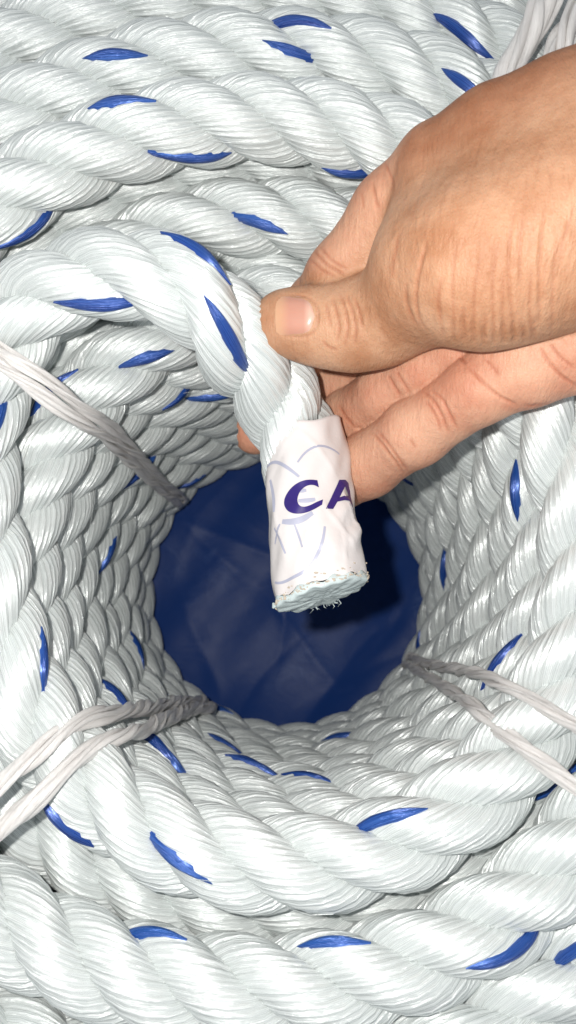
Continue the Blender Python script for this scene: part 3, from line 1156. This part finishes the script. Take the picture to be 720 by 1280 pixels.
# photo pixel of each vertex and front-most depth per 3 px bin, so creases are cut on the outside only
px = 360 + F * hv[:, 0] / -hv[:, 2]
py = 640 - F * hv[:, 1] / -hv[:, 2]
dep = -hv[:, 2]
bx = np.clip(((px + 200) / 5).astype(int), 0, 399)
by = np.clip(((py + 200) / 5).astype(int), 0, 399)
zb = np.full((400, 400), 9.0)
np.minimum.at(zb, (bx, by), dep)
zmin = zb.copy()
for dx in (-1, 0, 1):
    for dy in (-1, 0, 1):
        zmin = np.minimum(zmin, np.roll(np.roll(zb, dx, 0), dy, 1) + 0.0012)
front = (dep < zmin[bx, by] + 0.004) & (g[:, 2] > 0.02)
vis = np.clip(g[:, 2] / 0.25, 0, 1) * front
disp = np.zeros(nv)
cre = np.zeros(nv)


def groove(pts, depth, width, dark=0.6):
    """depth in mm, width in photo px"""
    global disp, cre
    P = np.array(pts, float)
    if len(P) > 2:
        P = catmull(np.c_[P, np.zeros(len(P))], 3.0)[:, :2]
    best = np.full(nv, 1e9)
    tt = np.zeros(nv)
    L = len(P) - 1
    for q in range(L):
        a_, b_ = P[q], P[q + 1]
        ab = b_ - a_
        t = np.clip(((px - a_[0]) * ab[0] + (py - a_[1]) * ab[1]) / max(ab @ ab, 1e-6), 0, 1)
        d_ = np.hypot(px - a_[0] - t * ab[0], py - a_[1] - t * ab[1])
        m_ = d_ < best
        best = np.where(m_, d_, best)
        tt = np.where(m_, (q + t) / L, tt)
    fade = np.clip(np.minimum(tt, 1 - tt) * 5, 0, 1) ** .7
    wv = np.exp(-(best / width) ** 2)
    sh = np.exp(-(best / (width * 2.6)) ** 2) - wv
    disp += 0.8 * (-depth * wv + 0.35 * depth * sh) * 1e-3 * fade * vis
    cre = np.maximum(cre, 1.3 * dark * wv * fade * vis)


# thumb joint
for q, (pts, d_) in enumerate((([(407, 378), (411, 395), (413, 410)], .22), ([(415, 370), (421, 390), (424, 412), (420, 430)], .32), ([(424, 364), (431, 385), (435, 408), (431, 434)], .42),
                               ([(432, 366), (440, 388), (445, 410), (443, 432)], .38), ([(443, 372), (450, 392), (453, 410)], .2), ([(402, 425), (412, 434), (424, 437)], .15))):
    groove(pts, d_, 2.0, .45)
# folds round the nail
groove([(349, 371), (368, 369), (386, 372), (396, 384), (398, 397), (394, 411), (384, 420), (366, 421), (349, 418)], .35, 2.2, .25)
# base of the thumb
for pts, d_, wd in (([(535, 298), (525, 335), (520, 368), (523, 395), (532, 414)], .40, 2.6), ([(508, 352), (508, 375), (516, 398), (527, 414)], .30, 2.6), ([(552, 345), (548, 375), (552, 410)], .16, 3),
                    ([(500, 290), (492, 325), (490, 350)], .12, 3)):
    groove(pts, d_, wd, .4)
# wrinkles over the thumb muscle towards the wrist
for pts, d_ in (([(572, 300), (566, 350), (568, 418)], .10), ([(600, 318), (593, 365), (592, 428)], .20), ([(622, 300), (616, 350), (617, 400), (619, 430)], .18),
                ([(645, 258), (637, 300), (636, 350), (640, 390), (645, 430)], .42), ([(655, 262), (650, 310), (650, 360)], .28), ([(682, 256), (677, 300), (674, 345), (675, 410)], .50),
                ([(700, 290), (692, 340), (690, 420)], .22), ([(720, 255), (704, 300), (698, 330)], .3), ([(665, 330), (662, 380), (666, 428)], .26), ([(632, 330), (628, 380), (630, 428)], .18),
                ([(579, 380), (580, 405), (583, 428)], .22), ([(606, 390), (606, 430)], .25)):
    groove(pts, d_, 2.4, .32)
# short folds along the lower edge of the thumb muscle
for x in (553, 566, 578, 591, 604, 617, 629, 642, 655, 668):
    groove([(x - 1, 402 + rng.uniform(-8, 6)), (x, 418), (x + 1, 432)], .38 + rng.uniform(-.1, .1), 2.8, .25)
# fine lines over the thumb muscle
for q in range(70):
    x0 = rng.uniform(520, 730)
    y0 = rng.uniform(160, 400)
    sl_ = rng.normal(-0.22, .08)
    ln = rng.uniform(25, 60)
    groove([(x0, y0), (x0 + sl_ * ln * .5 + rng.normal(0, 1.5), y0 + ln * .5), (x0 + sl_ * ln, y0 + ln)], rng.uniform(.05, .11), 1.6, .12)
# index finger
for pts, d_ in (([(466, 228), (469, 246), (474, 262)], .45), ([(480, 200), (490, 225), (492, 245)], .22), ([(452, 240), (455, 262)], .15), ([(391, 312), (408, 330), (432, 344)], .5), ([(398, 306), (415, 325), (436, 338)], .25),
                ([(386, 322), (402, 337), (420, 346)], .2)):
    groove(pts, d_, 1.9, .45)
# ring and little finger, palm
for pts, d_ in (([(480, 458), (490, 478), (504, 500)], .35), ([(490, 452), (500, 472), (514, 494)], .3), ([(496, 450), (505, 466)], .2), ([(422, 505), (432, 520), (444, 536)], .2),
                ([(527, 487), (541, 500), (552, 520), (562, 545)], .48), ([(538, 486), (553, 500), (562, 518), (574, 540)], .42), ([(533, 500), (545, 520), (552, 540)], .15),
                ([(463, 538), (478, 556), (490, 572), (505, 592)], .42), ([(470, 536), (486, 556), (500, 576), (511, 590)], .30), ([(520, 560), (512, 548)], .1),
                ([(583, 456), (600, 474), (622, 494), (648, 508)], .55), ([(570, 428), (574, 442), (583, 456)], .5), ([(655, 508), (690, 505)], .2),
                ([(672, 428), (684, 450), (702, 470), (722, 484)], .55), ([(684, 424), (698, 444), (720, 462)], .4), ([(600, 440), (625, 470)], .12)):
    groove(pts, d_, 2.2, .5)

hv = hv + g * disp[:, None]
# skin tone: pinker on the palm side and finger pads
_, d_b, d_l, d_m, d_i = hand_sd(hv, True)
tone = np.clip(0.5 + (d_b - d_l) / 0.004, 0, 1)
tone = np.maximum(tone, np.clip(1 - np.abs(d_i) / .002, 0, 1) * np.clip((d_m - d_i) / .006, 0, 1) * .65)
HW = c2w(hv)
hand = mesh_obj("hand", HW, hf, M_SKIN)
at_ = hand.data.attributes.new("tone", 'FLOAT', 'POINT')
at_.data.foreach_set("value", tone.astype(np.float32))
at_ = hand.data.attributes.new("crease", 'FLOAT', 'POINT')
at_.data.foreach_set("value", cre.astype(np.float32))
d_imc = chain_sd(hv, INDEX_MC, .006)
brown = np.clip((d_m - d_imc) / .014 + .45, 0, 1) * (1 - np.clip((tone - .1) * 3, 0, 1)) * np.clip((py < 330) * 1.0, 0, 1)
at_ = hand.data.attributes.new("brown", 'FLOAT', 'POINT')
at_.data.foreach_set("value", brown.astype(np.float32))
tag(hand, "bare right hand pinching the taped rope end between thumb and fingers", "hand")

# thumb nail: a thin curved plate lying on the thumb
hb = BVHTree.FromPolygons(HW.tolist(), hf.tolist())
nu, nw = 26, 20
G = np.zeros((nu, nw, 3))
for i in range(nu):
    u = i / (nu - 1)
    for j in range(nw):
        v = j / (nw - 1) * 2 - 1
        # outline: straight free edge at left, rounded cuticle at right
        half = 26.5 * (1 - 0.05 * (1 - u)) * (1 if u < .5 else math.sqrt(max(0.0, 1 - ((u - .5) / .5) ** 2.3)))
        half = max(half, 0.4)
        x = 344.0 + 50 * u - 1.8 * (v * v) * (1 - u) * -1.0
        y = 394.5 + 1.0 * u + v * half
        d = (Vector(at(x, y, 1.0)) - cv).normalized()
        hit, nn, fi, dist = hb.ray_cast(cv, d)
        if hit is None:
            hit, nn = Vector(at(x, y, .228)), -d
        edge = max(abs(v) ** 6, (1 - min(1, (1 - u) / .08)) if u > .92 else 0)
        lift = 0.00065 * (1 - edge) - 0.0001 * edge
        lift *= min(1.0, u / 0.22)
        if i == 0:
            lift = 0.0
        G[i, j] = np.array(hit + nn * lift)
# fair the plate so that it is smoother than the skin below it
for _ in range(8):
    G[1:-1, 1:-1] = 0.2 * (G[1:-1, 1:-1] + G[:-2, 1:-1] + G[2:, 1:-1] + G[1:-1, :-2] + G[1:-1, 2:])
I, J = np.meshgrid(np.arange(nu - 1), np.arange(nw - 1), indexing='ij')
f = np.stack([I * nw + J, (I + 1) * nw + J, (I + 1) * nw + J + 1, I * nw + J + 1], -1).reshape(-1, 4)
vv = G.reshape(-1, 3)
c0 = np.cross(vv[f[200, 1]] - vv[f[200, 0]], vv[f[200, 2]] - vv[f[200, 0]])
if c0 @ (CAM - vv[f[200, 0]]) < 0:
    f = f[:, ::-1]
uu = np.repeat(np.linspace(0, 1, nu), nw)
vvv = np.tile(np.linspace(0, 1, nw), nu)
uvs = np.stack([uu[f.ravel()], vvv[f.ravel()]], 1)
nail = mesh_obj("thumb_nail", vv, f, M_NAIL, hand, uvs)
